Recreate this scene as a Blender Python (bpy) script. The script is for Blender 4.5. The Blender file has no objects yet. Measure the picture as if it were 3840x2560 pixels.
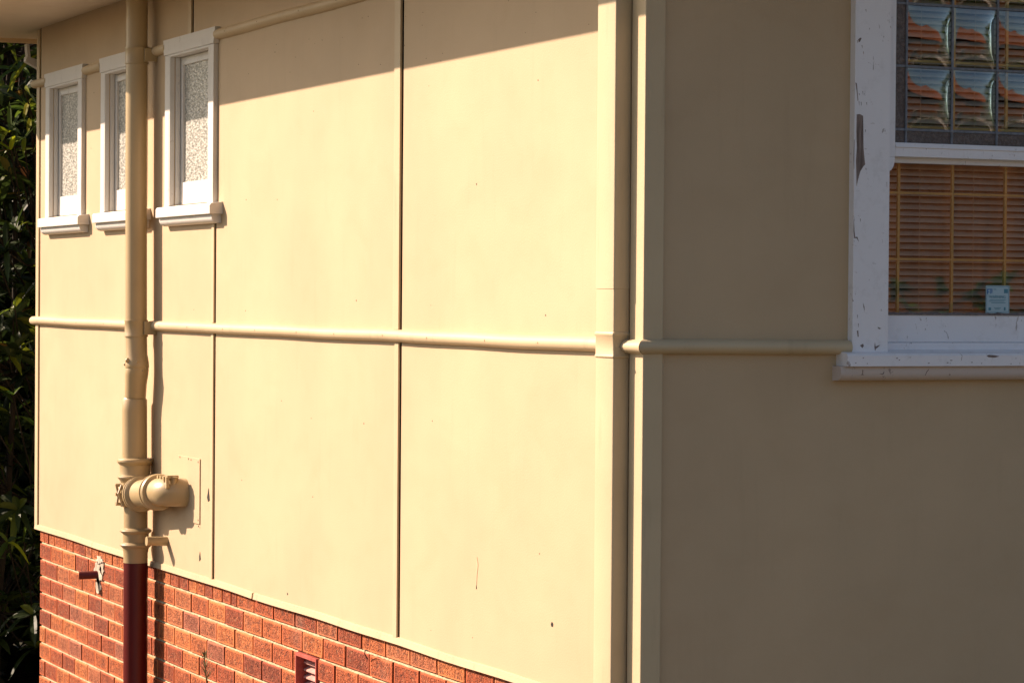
import bpy, bmesh, math, random
from mathutils import Vector, Matrix, noise as mnoise
R = math.radians
random.seed(11)
sc = bpy.context.scene
ZO = 2.40          # the lower rail of the house stands 2.40 m above the ground (z = 0)

# ------------------------------------------------------------------ camera
cam_d = bpy.data.cameras.new('camera'); cam = bpy.data.objects.new('camera', cam_d)
sc.collection.objects.link(cam); sc.camera = cam
cam_d.sensor_width = 36.0; cam_d.lens = 96.0
cam_d.clip_start = 0.1; cam_d.clip_end = 1000
yaw, pitch, roll = 0.421457, -0.015897, 0.007869
F = Vector((math.sin(yaw)*math.cos(pitch), math.cos(yaw)*math.cos(pitch), math.sin(pitch)))
RT = Vector((math.cos(yaw), -math.sin(yaw), 0)); UP = RT.cross(F)
R2 = math.cos(roll)*RT + math.sin(roll)*UP; U2 = -math.sin(roll)*RT + math.cos(roll)*UP
cam.matrix_world = Matrix(((R2.x, U2.x, -F.x, -3.55795), (R2.y, U2.y, -F.y, -6.99663),
                           (R2.z, U2.z, -F.z, 0.15936+ZO), (0, 0, 0, 1)))

# ------------------------------------------------------------------ sky, sun, exposure
TO_SUN = Vector((-1.0, 1.0, 0.90)).normalized()
world = bpy.data.worlds.new("World"); sc.world = world; world.use_nodes = True
wn = world.node_tree; wn.nodes.clear()
wo = wn.nodes.new('ShaderNodeOutputWorld'); bg = wn.nodes.new('ShaderNodeBackground')
sky = wn.nodes.new('ShaderNodeTexSky'); sky.sky_type = 'NISHITA'; sky.sun_disc = False
sky.sun_elevation = math.asin(TO_SUN.z); sky.sun_rotation = math.atan2(TO_SUN.x, TO_SUN.y)
sky.air_density = 1.0; sky.dust_density = 2.2; sky.ozone_density = 0.6; sky.altitude = 20
bg.inputs['Strength'].default_value = 0.064
wn.links.new(sky.outputs[0], bg.inputs[0]); wn.links.new(bg.outputs[0], wo.inputs[0])
sun_d = bpy.data.lights.new('sun', 'SUN'); sun_d.energy = 5.0; sun_d.angle = R(0.5)
sun_d.color = (1.0, 0.77, 0.62)
sun = bpy.data.objects.new('sun', sun_d); sc.collection.objects.link(sun)
sun.rotation_euler = TO_SUN.to_track_quat('Z', 'Y').to_euler(); sun.location = TO_SUN*30
sc.view_settings.view_transform = 'Standard'; sc.view_settings.look = 'None'
sc.view_settings.exposure = 1.15; sc.view_settings.gamma = 1.0; sc.view_settings.use_curve_mapping = False
sc.cycles.max_bounces = 8; sc.cycles.diffuse_bounces = 4; sc.cycles.transparent_max_bounces = 12

# ------------------------------------------------------------------ materials
def new_mat(name):
    m = bpy.data.materials.new(name); m.use_nodes = True
    nt = m.node_tree; b = nt.nodes['Principled BSDF']
    return m, nt, b
def N(nt, t, **kw):
    n = nt.nodes.new(t)
    for k, v in kw.items():
        if k in n.inputs: n.inputs[k].default_value = v
        else: setattr(n, k, v)
    return n
def ramp(nt, fac, stops):
    r = nt.nodes.new('ShaderNodeValToRGB')
    e = r.color_ramp.elements
    while len(e) < len(stops): e.new(0.5)
    for i, (p, c) in enumerate(stops):
        e[i].position = p; e[i].color = (c[0], c[1], c[2], 1) if hasattr(c, '__len__') else (c, c, c, 1)
    nt.links.new(fac, r.inputs[0]); return r
def mixc(nt, fac, a, b, mode='MIX'):
    m = nt.nodes.new('ShaderNodeMix'); m.data_type = 'RGBA'; m.blend_type = mode
    for s, v in ((m.inputs[0], fac), (m.inputs[6], a), (m.inputs[7], b)):
        if isinstance(v, bpy.types.NodeSocket): nt.links.new(v, s)
        elif hasattr(v, '__len__'): s.default_value = (v[0], v[1], v[2], 1)
        else: s.default_value = v
    return m.outputs[2]
def coords(nt, scale=(1, 1, 1)):
    t = nt.nodes.new('ShaderNodeTexCoord'); mp = nt.nodes.new('ShaderNodeMapping')
    mp.inputs['Scale'].default_value = scale
    nt.links.new(t.outputs['Object'], mp.inputs[0]); return mp.outputs[0]
def noise(nt, vec, scale, detail=4, rough=0.6, dist=0.0):
    n = N(nt, 'ShaderNodeTexNoise', Scale=scale, Detail=detail, Roughness=rough, Distortion=dist)
    nt.links.new(vec, n.inputs['Vector']); return n.outputs['Fac']
def bump(nt, b, h, dist, strength=1.0, prev=None):
    bn = N(nt, 'ShaderNodeBump', Strength=strength, Distance=dist)
    nt.links.new(h, bn.inputs['Height'])
    if prev is not None: nt.links.new(prev, bn.inputs['Normal'])
    nt.links.new(bn.outputs[0], b.inputs['Normal']); return bn.outputs[0]

def paint(name, col, rough=0.55, mott=0.07, dirt=0.25, dirtcol=(0.20, 0.15, 0.09), wave=0.002, grain=0.0004, spec=0.35):
    m, nt, b = new_mat(name)
    v = coords(nt)
    n1 = noise(nt, v, 1.3, 3); n2 = noise(nt, v, 9, 5, .7)
    vs = coords(nt, (6, 6, .6)); n3 = noise(nt, vs, 3, 5, .65)
    lo = [c*(1-mott) for c in col]; hi = [min(1, c*(1+mott)) for c in col]
    c1 = mixc(nt, ramp(nt, n1, [(.35, 0), (.65, 1)]).outputs[0], lo, hi)
    c2 = mixc(nt, ramp(nt, n3, [(.56, 0), (.80, dirt)]).outputs[0], c1, dirtcol)
    c3 = mixc(nt, ramp(nt, n2, [(.70, 0), (.76, dirt*.7)]).outputs[0], c2, dirtcol)
    n6 = noise(nt, coords(nt, (1, 1, 1.6)), 3.4, 5, .6, .5)
    c3 = mixc(nt, ramp(nt, n6, [(.48, 0), (.74, .24)]).outputs[0], c3, [col[0]*.86, col[1]*.80, col[2]*.74])
    nt.links.new(c3, b.inputs['Base Color'])
    b.inputs['Roughness'].default_value = rough; b.inputs['Specular IOR Level'].default_value = spec
    p = bump(nt, b, noise(nt, v, 2.2, 2, .5), wave)
    if grain: bump(nt, b, noise(nt, v, 160, 3, .6), grain, 1.0, p)
    return m
BEIGE = (0.515, 0.382, 0.232)
M = {}
M['beige'] = paint('painted_fibro_sheet', BEIGE, .62, .05, .10, wave=0.006, grain=.0007)
M['beige_trim'] = paint('painted_timber_trim', (0.54, 0.425, 0.262), .5, .06, .32, wave=0.001, grain=.0006)
M['beige_pipe'] = paint('painted_drain_pipe', (0.415, 0.310, 0.160), .40, .07, .34, wave=0.0008, grain=.0003, spec=.5)
M['soffit'] = paint('painted_soffit', (0.66, 0.57, 0.44), .4, .05, .12, wave=0.008, grain=.0002)
M['maroon'] = paint('maroon_drain_paint', (0.095, 0.008, 0.006), .38, .12, .12, (0.12, .03, .02), wave=.0006, grain=.0003, spec=.4)
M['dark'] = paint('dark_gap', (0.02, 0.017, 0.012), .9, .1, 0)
M['room'] = paint('dark_room', (0.05, 0.04, 0.03), .9, .1, 0)

def white_paint(name, col=(0.68, 0.655, 0.60), crack=1.0):
    m, nt, b = new_mat(name)
    v = coords(nt); vz = coords(nt, (1, 1, .35)); vx = coords(nt, (.35, .35, 1))
    n1 = noise(nt, v, 7, 4)
    c = mixc(nt, n1, [k*.93 for k in col], col)
    n2 = noise(nt, vz, 38, 5, .72, .6)
    c = mixc(nt, ramp(nt, n2, [(.635, 0), (.655, .75*crack)]).outputs[0], c, (0.24, 0.19, 0.17))
    n4 = noise(nt, vx, 55, 5, .7, .3)
    c = mixc(nt, ramp(nt, n4, [(.66, 0), (.69, .5*crack)]).outputs[0], c, (0.36, 0.31, 0.29))
    n3 = noise(nt, v, 16, 6, .7)
    c = mixc(nt, ramp(nt, n3, [(.55, 0), (.8, .35)]).outputs[0], c, (0.42, 0.40, 0.38))
    nt.links.new(c, b.inputs['Base Color'])
    b.inputs['Roughness'].default_value = .5; b.inputs['Specular IOR Level'].default_value = .35
    p = bump(nt, b, n2, .0015); bump(nt, b, noise(nt, vz, 90, 3), .0006, 1, p)
    return m
M['white'] = white_paint('white_gloss_timber', crack=.35)
M['white_old'] = white_paint('peeling_white_timber', (0.83, 0.82, 0.84), 1.0)
M['apron_old'] = white_paint('stained_apron_timber', (0.60, 0.51, 0.45), 1.0)
def bare():
    m, nt, b = new_mat('bare_weathered_timber')
    v = coords(nt, (30, 30, 3)); n = noise(nt, v, 4, 5, .7)
    c = ramp(nt, n, [(.3, (0.10, .075, .065)), (.6, (0.26, .20, .175)), (.8, (0.38, .32, .30))])
    nt.links.new(c.outputs[0], b.inputs['Base Color']); b.inputs['Roughness'].default_value = .85
    bump(nt, b, n, .002); return m
M['bare'] = bare()

def brick_mat(name='rusticated_red_brick', k=1.0, fl=1.0, bd=.022):
    m, nt, b = new_mat(name)
    v = coords(nt)
    at = nt.nodes.new('ShaderNodeAttribute'); at.attribute_name = 'tone'
    r = ramp(nt, at.outputs['Fac'], [(p_, [q_*k for q_ in c_]) for p_, c_ in [(0, (0.28, .062, .026)), (.3, (0.44, .098, .032)), (.6, (0.52, .138, .042)), (.85, (0.60, .185, .056)), (1, (0.40, .130, .072))]])
    n1 = noise(nt, coords(nt, (1, 1, .35)), 26, 5, .7, .4)
    c = mixc(nt, ramp(nt, n1, [(.45, 0), (.62, .5*fl)]).outputs[0], r.outputs[0], (0.15, .036, .018))
    n7 = noise(nt, coords(nt, (1, .6, 1)), 95, 2, .55, 1.4)
    c = mixc(nt, ramp(nt, n7, [(.53, 0), (.61, .70*fl)]).outputs[0], c, (0.075, .020, .012))  # dark flecks also paint in streak shadows of the rough face
    n2 = noise(nt, v, 60, 4, .7)
    c = mixc(nt, ramp(nt, n2, [(.56, 0), (.68, .5*fl)]).outputs[0], c, (0.66, .33, .17))
    n5 = noise(nt, v, 2.2, 4, .6)
    c = mixc(nt, ramp(nt, n5, [(.6, 0), (.75, .3)]).outputs[0], c, (0.40, .27, .20))
    nt.links.new(c, b.inputs['Base Color']); b.inputs['Roughness'].default_value = .8
    b.inputs['Specular IOR Level'].default_value = .25
    w = N(nt, 'ShaderNodeTexNoise', Scale=120, Detail=2, Roughness=.5, Distortion=1.2); nt.links.new(coords(nt, (1, 1, .55)), w.inputs['Vector'])
    p = bump(nt, b, w.outputs['Fac'], bd); bump(nt, b, noise(nt, v, 320, 3), .0012, 1, p)
    return m
M['brick'] = brick_mat(); M['brick_margin'] = brick_mat('smooth_brick_margin', 1.12, .35, .003)
def simple(name, lo, hi, scale, rough=.85, bd=.002, stretch=(1, 1, 1), spec=.2, detail=5):
    m, nt, b = new_mat(name)
    v = coords(nt, stretch); n = noise(nt, v, scale, detail, .65)
    c = ramp(nt, n, [(.35, lo), (.65, hi)]); nt.links.new(c.outputs[0], b.inputs['Base Color'])
    b.inputs['Roughness'].default_value = rough; b.inputs['Specular IOR Level'].default_value = spec
    if bd: bump(nt, b, noise(nt, v, scale*2.5, 4), bd)
    return m
M['mortar'] = simple('raked_cream_mortar', (0.36, .29, .17), (0.56, .46, .28), 60, .95, .004)
M['putty'] = simple('smeared_cement', (0.34, .28, .21), (0.62, .54, .42), 22, .95, .006)
M['terracotta'] = simple('terracotta_vent', (0.30, .060, .042), (0.46, .115, .085), 20, .6, .001)
M['louvre'] = simple('dusty_pink_louvre', (0.50, .26, .22), (0.66, .38, .31), 20, .6, .001)
M['joint_shade'] = simple('shaded_brick_side', (0.10, .035, .018), (0.20, .07, .035), 30, .95, .002)  # brick sides coloured dark to paint in the shade of the joints
M['nail'] = simple('filled_nail_head', (0.25, .17, .10), (0.36, .25, .14), 60, .8, 0)
M['lead'] = simple('lead_came', (0.11, .125, .15), (0.19, .21, .25), 60, .45, .001, spec=.5)
M['brass'] = simple('golden_grille_bar', (0.62, .42, .17), (0.72, .50, .22), 14, .4, .0)
M['slat'] = simple('timber_blind_slat', (0.46, .41, .37), (0.58, .52, .47), 3, .5, .0005, (1, 12, 12))
M['cord'] = simple('blind_cord', (0.5, .42, .32), (0.6, .5, .4), 30, .9, 0)
M['concrete'] = simple('added_concrete_path', (0.15, .135, .115), (0.23, .21, .18), 3, .9, .003)
M['earth'] = simple('dry_lawn_earth', (0.045, .043, .024), (0.085, .075, .045), 1.2, .95, .02)
M['tile'] = simple('orange_roof_tile', (0.20, .062, .026), (0.36, .115, .045), 9, .8, .01)
M['orange_wall'] = simple('orange_stained_boards', (0.08, .027, .009), (0.22, .085, .028), 1.3, .8, .002, (7, 7, .12))
M['fence'] = simple('dark_paling_fence', (0.030, .022, .016), (0.055, .042, .030), 4, .9, .003, (6, 6, .5))
M['bark'] = simple('bark', (0.022, .017, .012), (0.05, .04, .028), 14, .95, .01, (1, 1, .3))
M['weed'] = simple('dry_weed', (0.07, .075, .028), (0.26, .20, .10), 30, .8, 0)
M['paper'] = simple('sticker_pale_blue', (0.38, .52, .58), (0.42, .56, .61), 20, .4, 0)
M['ink'] = simple('sticker_teal_ink', (0.08, .22, .30), (0.10, .26, .33), 20, .5, 0)
M['ink_blue'] = simple('sticker_blue_ink', (0.06, .16, .38), (0.08, .2, .42), 20, .5, 0)
M['petal'] = simple('white_petal', (0.75, .68, .66), (0.85, .75, .72), 20, .6, 0)
def leaf_mat(name, lo, hi, tr=.4, rough=.5):
    m, nt, b = new_mat(name)
    at = nt.nodes.new('ShaderNodeAttribute'); at.attribute_name = 'tone'
    c = ramp(nt, at.outputs['Fac'], [(0, lo), (.80, hi), (.97, (hi[0]*3.2, hi[1]*2.4, hi[2]*.8)), (1, (0.20, .08, .03))])
    nt.links.new(c.outputs[0], b.inputs['Base Color']); b.inputs['Roughness'].default_value = rough
    b.inputs['Specular IOR Level'].default_value = .3
    t = nt.nodes.new('ShaderNodeBsdfTranslucent'); mx = nt.nodes.new('ShaderNodeMixShader'); mx.inputs[0].default_value = tr
    nt.links.new(c.outputs[0], t.inputs[0]); o = nt.nodes['Material Output']
    nt.links.new(b.outputs[0], mx.inputs[1]); nt.links.new(t.outputs[0], mx.inputs[2]); nt.links.new(mx.outputs[0], o.inputs[0])
    return m
M['leaf'] = leaf_mat('glossy_long_leaf', (0.012, .024, .006), (0.046, .074, .014))
M['leaf_dark'] = leaf_mat('dark_hedge_leaf', (0.006, .011, .005), (0.015, .024, .008), .15, .4)
M['leaf_mid'] = leaf_mat('garden_leaf', (0.03, .06, .015), (0.07, .12, .03), .3, .4)

def clear_glass():
    m, nt, b = new_mat('clear_window_glass')
    nt.nodes.remove(b); o = nt.nodes['Material Output']
    fr = N(nt, 'ShaderNodeFresnel', IOR=1.5); g = N(nt, 'ShaderNodeBsdfGlossy', Roughness=.015); t = nt.nodes.new('ShaderNodeBsdfTransparent')
    t.inputs[0].default_value = (.93, .95, .93, 1); g.inputs[0].default_value = (1, 1, 1, 1)
    mx = nt.nodes.new('ShaderNodeMixShader')
    nt.links.new(fr.outputs[0], mx.inputs[0]); nt.links.new(t.outputs[0], mx.inputs[1]); nt.links.new(g.outputs[0], mx.inputs[2])
    n = noise(nt, coords(nt), 5, 2, .5); bn = N(nt, 'ShaderNodeBump', Strength=1, Distance=.00025); nt.links.new(n, bn.inputs['Height'])
    nt.links.new(bn.outputs[0], g.inputs['Normal'])
    nt.links.new(mx.outputs[0], o.inputs[0]); return m
M['glass'] = clear_glass()
def hammered():
    m, nt, b = new_mat('hammered_obscure_glass')
    v = coords(nt, (1, .42, 1))
    n = noise(nt, v, 105, 2, .5, .3)
    c = ramp(nt, n, [(.32, (0.17, .175, .155)), (.48, (0.33, .33, .29)), (.64, (0.60, .585, .52))])
    nt.links.new(c.outputs[0], b.inputs['Base Color']); b.inputs['Roughness'].default_value = .30
    b.inputs['Specular IOR Level'].default_value = 1.0
    bump(nt, b, n, .0035); return m
M['hammered'] = hammered()
def obscure_brown():
    m, nt, b = new_mat('brown_textured_glass')
    n = noise(nt, coords(nt), 130, 3, .6, .6)
    c = ramp(nt, n, [(.4, (0.075, .055, .048)), (.66, (0.15, .115, .10))])
    nt.links.new(c.outputs[0], b.inputs['Base Color']); b.inputs['Roughness'].default_value = .28
    bump(nt, b, n, .004); return m
M['obscure'] = obscure_brown()

# ------------------------------------------------------------------ mesh helpers
class MB:
    def __init__(s): s.v = []; s.f = []; s.m = []; s.t = []
    def quad(s, a, b, c, d, mi=0, t=0.0):
        i = len(s.v); s.v += [tuple(a), tuple(b), tuple(c), tuple(d)]; s.f.append((i, i+1, i+2, i+3)); s.m.append(mi); s.t.append(t)
    def poly(s, pts, mi=0, t=0.0):
        i = len(s.v); s.v += [tuple(p) for p in pts]; s.f.append(tuple(range(i, i+len(pts)))); s.m.append(mi); s.t.append(t)
    def box(s, x0, x1, y0, y1, z0, z1, mi=0, t=0.0):
        i = len(s.v)
        s.v += [(x0, y0, z0), (x1, y0, z0), (x1, y1, z0), (x0, y1, z0), (x0, y0, z1), (x1, y0, z1), (x1, y1, z1), (x0, y1, z1)]
        for f in ((0, 3, 2, 1), (4, 5, 6, 7), (0, 1, 5, 4), (1, 2, 6, 5), (2, 3, 7, 6), (3, 0, 4, 7)):
            s.f.append(tuple(i+k for k in f)); s.m.append(mi); s.t.append(t)
    def ring(s, rings, cap=True, mi=0, t=0.0, closed=True):
        n = len(rings[0]); i0 = len(s.v)
        for r in rings: s.v += [tuple(p) for p in r]
        for k in range(len(rings)-1):
            a = i0+k*n; b = a+n
            for j in range(n if closed else n-1):
                j2 = (j+1) % n
                s.f.append((a+j, a+j2, b+j2, b+j)); s.m.append(mi); s.t.append(t)
        if cap:
            s.f.append(tuple(i0+j for j in reversed(range(n)))); s.m.append(mi); s.t.append(t)
            e = i0+(len(rings)-1)*n
            s.f.append(tuple(e+j for j in range(n))); s.m.append(mi); s.t.append(t)
    def tube(s, pts, rad, n=24, cap=True, mi=0, t=0.0, jit=0.0):
        pts = [Vector(p) for p in pts]
        if not hasattr(rad, '__len__'): rad = [rad]*len(pts)
        rings = []; ref = None
        for k, p in enumerate(pts):
            d = (pts[min(k+1, len(pts)-1)]-pts[max(k-1, 0)])
            if d.length < 1e-9: d = Vector((0, 0, 1))
            d.normalize()
            if ref is None: ref = Vector((0, 0, 1)).cross(d) if abs(d.z) < .9 else Vector((1, 0, 0))
            u = (ref-d*ref.dot(d)).normalized(); w = d.cross(u); ref = u
            r = rad[k]
            rings.append([p+u*(r*math.cos(a))+w*(r*math.sin(a)) for a in [2*math.pi*j/n for j in range(n)]])
        s.ring(rings, cap, mi, t)
    def build(s, name, mat, parent=None, smooth=None, bevel=0.0, rec=True):
        me = bpy.data.meshes.new(name)
        off = ZO
        me.from_pydata([(x, y, z+off) for x, y, z in s.v], [], s.f)
        mats = mat if isinstance(mat, (list, tuple)) else [mat]
        for k in mats: me.materials.append(M[k])
        me.polygons.foreach_set('material_index', s.m)
        if any(s.t):
            a = me.attributes.new('tone', 'FLOAT', 'FACE'); a.data.foreach_set('value', s.t)
        if rec:
            bm = bmesh.new(); bm.from_mesh(me); bmesh.ops.recalc_face_normals(bm, faces=bm.faces); bm.to_mesh(me); bm.free()
        if smooth is not None:
            for p in me.polygons: p.use_smooth = True
            me.set_sharp_from_angle(angle=R(smooth))
        me.update()
        o = bpy.data.objects.new(name, me); sc.collection.objects.link(o)
        if parent is not None: parent_to(o, parent)
        if bevel:
            bv = o.modifiers.new('bevel', 'BEVEL'); bv.width = bevel; bv.segments = 2; bv.limit_method = 'ANGLE'; bv.angle_limit = R(35)
        return o
def world_loc(o):
    p = Vector(o.location)
    while o.parent is not None: o = o.parent; p += Vector(o.location)
    return p
def parent_to(o, p):
    o.parent = p; o.location = Vector(o.location) - world_loc(p)
def empty(name, loc, parent=None):
    o = bpy.data.objects.new(name, None); sc.collection.objects.link(o)
    o.location = (loc[0], loc[1], loc[2]+ZO); o.empty_display_size = .2
    if parent is not None: parent_to(o, parent)
    return o
def tag(o, label=None, cat=None, group=None, kind=None):
    if label: o['label'] = label
    if cat: o['category'] = cat
    if group: o['group'] = group
    if kind: o['kind'] = kind
    return o
def voxel(mb, us, vs, d0, d1, solid, put, mi=0):
    """slab of rectangular cells; only outside faces are made. put(u, v, d) -> point"""
    nu, nv = len(us)-1, len(vs)-1
    S = lambda i, j: 0 <= i < nu and 0 <= j < nv and solid((us[i]+us[i+1])/2, (vs[j]+vs[j+1])/2)
    for i in range(nu):
        for j in range(nv):
            if not S(i, j): continue
            a, b, c, d = us[i], us[i+1], vs[j], vs[j+1]
            mb.quad(put(a, c, d0), put(b, c, d0), put(b, d, d0), put(a, d, d0), mi)
            mb.quad(put(a, c, d1), put(b, c, d1), put(b, d, d1), put(a, d, d1), mi)
            if not S(i-1, j): mb.quad(put(a, c, d0), put(a, d, d0), put(a, d, d1), put(a, c, d1), mi)
            if not S(i+1, j): mb.quad(put(b, c, d0), put(b, d, d0), put(b, d, d1), put(b, c, d1), mi)
            if not S(i, j-1): mb.quad(put(a, c, d0), put(b, c, d0), put(b, c, d1), put(a, c, d1), mi)
            if not S(i, j+1): mb.quad(put(a, d, d0), put(b, d, d0), put(b, d, d1), put(a, d, d1), mi)

# ================================================================== GROUND
g = MB(); g.box(-150, 150, -150, 150, -2.9, -2.4)
tag(g.build('ground', 'earth'), kind='structure')
g = MB(); g.box(-1.9, -.35, -9, 7.6, -2.45, -2.375)
tag(g.build('path', 'concrete', bevel=.01), kind='structure')  # unseen path, put in to bounce light onto side wall and soffit

# ================================================================== HOUSE
house = empty('house', (4, 3.5, -2.4))
tag(house, 'cream fibro-clad house on a red brick base with small white-framed windows', 'house')
L, D = 8.0, 6.95            # length along the front wall, depth along the sunny side wall

# side wall A lies in the plane x = 0 and faces -x; front wall B in y = 0 and faces -y
WA = [(6.055, 6.752), (5.015, 5.712), (3.972, 4.665)]           # casing extents of the three little windows
OPA = [(a+.075, b-.075) for a, b in WA]
ZA0, ZA1 = 0.553, 1.217                                          # opening heights of the little windows
WB = (.665, 1.985)
OPB = (.795, 1.855); ZB0, ZB1 = 0.0, 1.62
putA = lambda u, v, d: (-d, u, v)
putB = lambda u, v, d: (u, -d, v)
mb = MB()
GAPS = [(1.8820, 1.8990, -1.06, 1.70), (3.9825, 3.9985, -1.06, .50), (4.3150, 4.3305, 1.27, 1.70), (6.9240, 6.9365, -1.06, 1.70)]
us = sorted({0.1, D} | {k for o in OPA for k in o} | {k for g_ in GAPS for k in g_[:2]}); vs = [-1.06, .50, ZA0, ZA1, 1.27, 1.70]
def solidA(u, v): return not (ZA0 < v < ZA1 and any(a < u < b for a, b in OPA))
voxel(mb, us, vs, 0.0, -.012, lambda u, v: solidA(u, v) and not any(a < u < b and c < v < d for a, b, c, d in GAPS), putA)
for a_, b_, c_, d_ in GAPS: mb.box(.0004, .0120, b_-.0012, b_-.0002, c_+.002, d_-.002, 1)  # dark liners paint in the shade beside each cover strip
bk = MB(); voxel(bk, us, vs, -.013, -.10, solidA, putA)
# nail heads and little knocks in the sheets
def nail(u, v, r=.0035):
    mb.ring([[putA(u+r*math.cos(a)*1.2, v+r*math.sin(a), .0006) for a in [k*math.pi/3 for k in range(6)]],
             [putA(u+r*math.cos(a)*1.2, v+r*math.sin(a), -.001) for a in [k*math.pi/3 for k in range(6)]]], True, 1)
rn = random.Random(5)
for yy in (.30, .72, 1.18, 1.62, 2.3, 2.75, 3.2, 3.6, 4.3, 5.4, 5.9):
    for zz in (-.98, -.62, -.28, .12, .52, .86, 1.15):
        if rn.random() < .34:
            if any(a-.05 < yy < b+.05 for a, b in WA) and zz > .4: continue
            nail(yy+rn.uniform(-.06, .06), zz+rn.uniform(-.03, .03), rn.uniform(.0015, .0030))
nail(.62, -.845, .008); nail(3.06, -1.0, .005)
for k in range(26): nail(rn.uniform(.2, 3.8), rn.uniform(.95, 1.18), rn.uniform(.001, .0018))
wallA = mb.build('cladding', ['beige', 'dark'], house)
bk.build('wall_frame', 'dark', house)
wallA['label'] = 'sunlit cream fibro side wall'
mb = MB()
mb.quad(*[putB(*p) for p in ((.1, -1.06, 0), (.1, 1.7, 0), (.1, 1.7, -.1), (.1, -1.06, -.1))])
us = [0.0, OPB[0], OPB[1], L]; vs = [-1.06, ZB0, ZB1, 1.70]
mb = MB(); voxel(mb, us, vs, 0.0, -.10, lambda u, v: not (ZB0 < v < ZB1 and OPB[0] < u < OPB[1]), putB)
for xx in ():
    for zz in (-.6, .3):
        mb.ring([[putB(xx+.003*math.cos(a), zz+.003*math.sin(a), dd) for a in [k*math.pi/3 for k in range(6)]] for dd in (.0006, -.001)], True, 1)
wb = mb.build('cladding', ['beige', 'dark'], house); wb['label'] = 'shaded brown-grey fibro front wall'
mb = MB(); mb.box(0.1, L, D-.1, D, -1.06, 1.7); mb.box(L-.1, L, 0.1, D-.1, -1.06, 1.7)
mb.build('rear_wall', 'beige', house)
mb = MB(); mb.box(.02, L-.02, .02, D-.02, 1.72, 1.78); mb.box(.1, L-.1, .1, D-.1, -1.1, -1.04)   # ceiling and floor
mb.box(3.2, 3.26, .1, D-.1, -1.04, 1.72); mb.box(.1, 3.2, 2.4, 2.46, -1.04, 1.72)
mb.build('inner_wall', 'room', house)
# orange curtain-like inner blind colour comes from the reflected neighbour only

# ---- corner boards, cover strips
mb = MB()
mb.ring([[(-.018, -.018, z), (.046, -.018, z), (.046, 0, z), (0, 0, z), (0, .0695, z), (-.018, .0695, z)] for z in (-1.06, 1.534)])
mb.build('corner_board', 'beige_trim', house, bevel=.0025)
def wavy_strip(y0, y1, z0, z1, d, amp=.0016, seed=0):
    m = MB(); n = max(2, int((z1-z0)/.12)); pr = []
    for k in range(n+1):
        z = z0+(z1-z0)*k/n
        o = amp*mnoise.noise(Vector((seed*3.1, z*2.3, 0)))*2
        o2 = amp*mnoise.noise(Vector((seed*3.1+9, z*2.9, 0)))*2
        pr.append([(-d, y0+o, z), (0.0, y0+o, z), (0.0, y1+o2, z), (-d, y1+o2, z)])
    m.ring(pr); return m.build('cover_strip', 'beige_trim', house)
wavy_strip(1.898, 1.953, .046, 1.228, .0075, .0008, seed=1)
wavy_strip(1.898, 1.935, -1.05, -.001, .0070, .0008, seed=2)
wavy_strip(3.998, 4.030, -1.05, -.001, .0065, .0008, seed=3)
wavy_strip(3.998, 4.030, .046, .462, .0065, .0008, seed=4)
wavy_strip(4.330, 4.372, 1.276, 1.53, .0075, .0008, seed=5)
wavy_strip(1.898, 1.945, 1.276, 1.53, .0075, .0008, seed=6)
wavy_strip(6.936, 6.990, -1.055, 1.53, .007, .0006, 7)

# ---- half round rails
def rail_profile(n=9, h=.0445, d=.029, flat=.010):
    return [(d*math.sin(math.pi*k/(n-1))**.8, h*(.5+.5*math.cos(math.pi*k/(n-1)))) for k in range(n)]
def rail_A(y0, y1, z, name='rail', round0=False, round1=False, seed=0, h=.0445, d=.029):
    m = MB(); pr = rail_profile(h=h, d=d); rings = []
    n = max(2, int((y1-y0)/.15)); ys = [y0+(y1-y0)*k/n for k in range(n+1)]
    sc_ = [1.0]*len(ys)
    if round1: ys += [y1+.004, y1+.007, y1+.0085]; sc_ += [.93, .75, .4]
    if round0: ys = [y0-.0085, y0-.007, y0-.004]+ys; sc_ = [.4, .75, .93]+sc_
    for y, s in zip(ys, sc_):
        w = .0018*mnoise.noise(Vector((y*1.7, seed, 0)))*2
        rings.append([(-a*s, y, z+w+h/2+(b-h/2)*s) for a, b in pr])
    m.ring(rings, True); yn = y0+.12
    while yn < y1-.05 and y1-y0 > .5:
        zc_ = z+h*.5+.0018*mnoise.noise(Vector((yn*1.7, seed, 0)))*2
        m.ring([[(-d*q_, yn+.0032*math.cos(a), zc_+.0032*math.sin(a)) for a in [k*math.pi/3 for k in range(6)]] for q_ in (1.02, .9)], True, 1)
        yn += .452+.04*math.sin(yn*7)
    return m.build(name, ['beige_trim', 'nail'], house, smooth=50)
rail_A(.07, 7.035, 0.0, round1=True)
m = MB(); pr = rail_profile(d=.046)
m.ring([[(-a, y, b) for a, b in pr] for y in (.0705, .03)]+[[(-a, -a+.0012, b) for a, b in pr]], True); m.build('rail', 'beige_trim', house, smooth=50)
rail_A(6.745, 7.035, 1.230, seed=3, round1=True)
rail_A(5.720, 6.033, 1.230, seed=3)
rail_A(4.667, 5.000, 1.230, seed=3)
rail_A(.07, 3.960, 1.230, seed=4)
m = MB(); pr = rail_profile(d=.046); rings = [[(-a+.0016, -a, .001+b) for a, b in pr]]
for x in [.012, .1, .2, .3, .4, .5, .6, .668]:
    w = .0006*math.sin(x*9); rings.append([(x, -a*(1 if x < .05 else .80), .001+b+w-.003*x) for a, b in pr])
m.ring(rings); m.build('rail', 'beige_trim', house, smooth=50)

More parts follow.
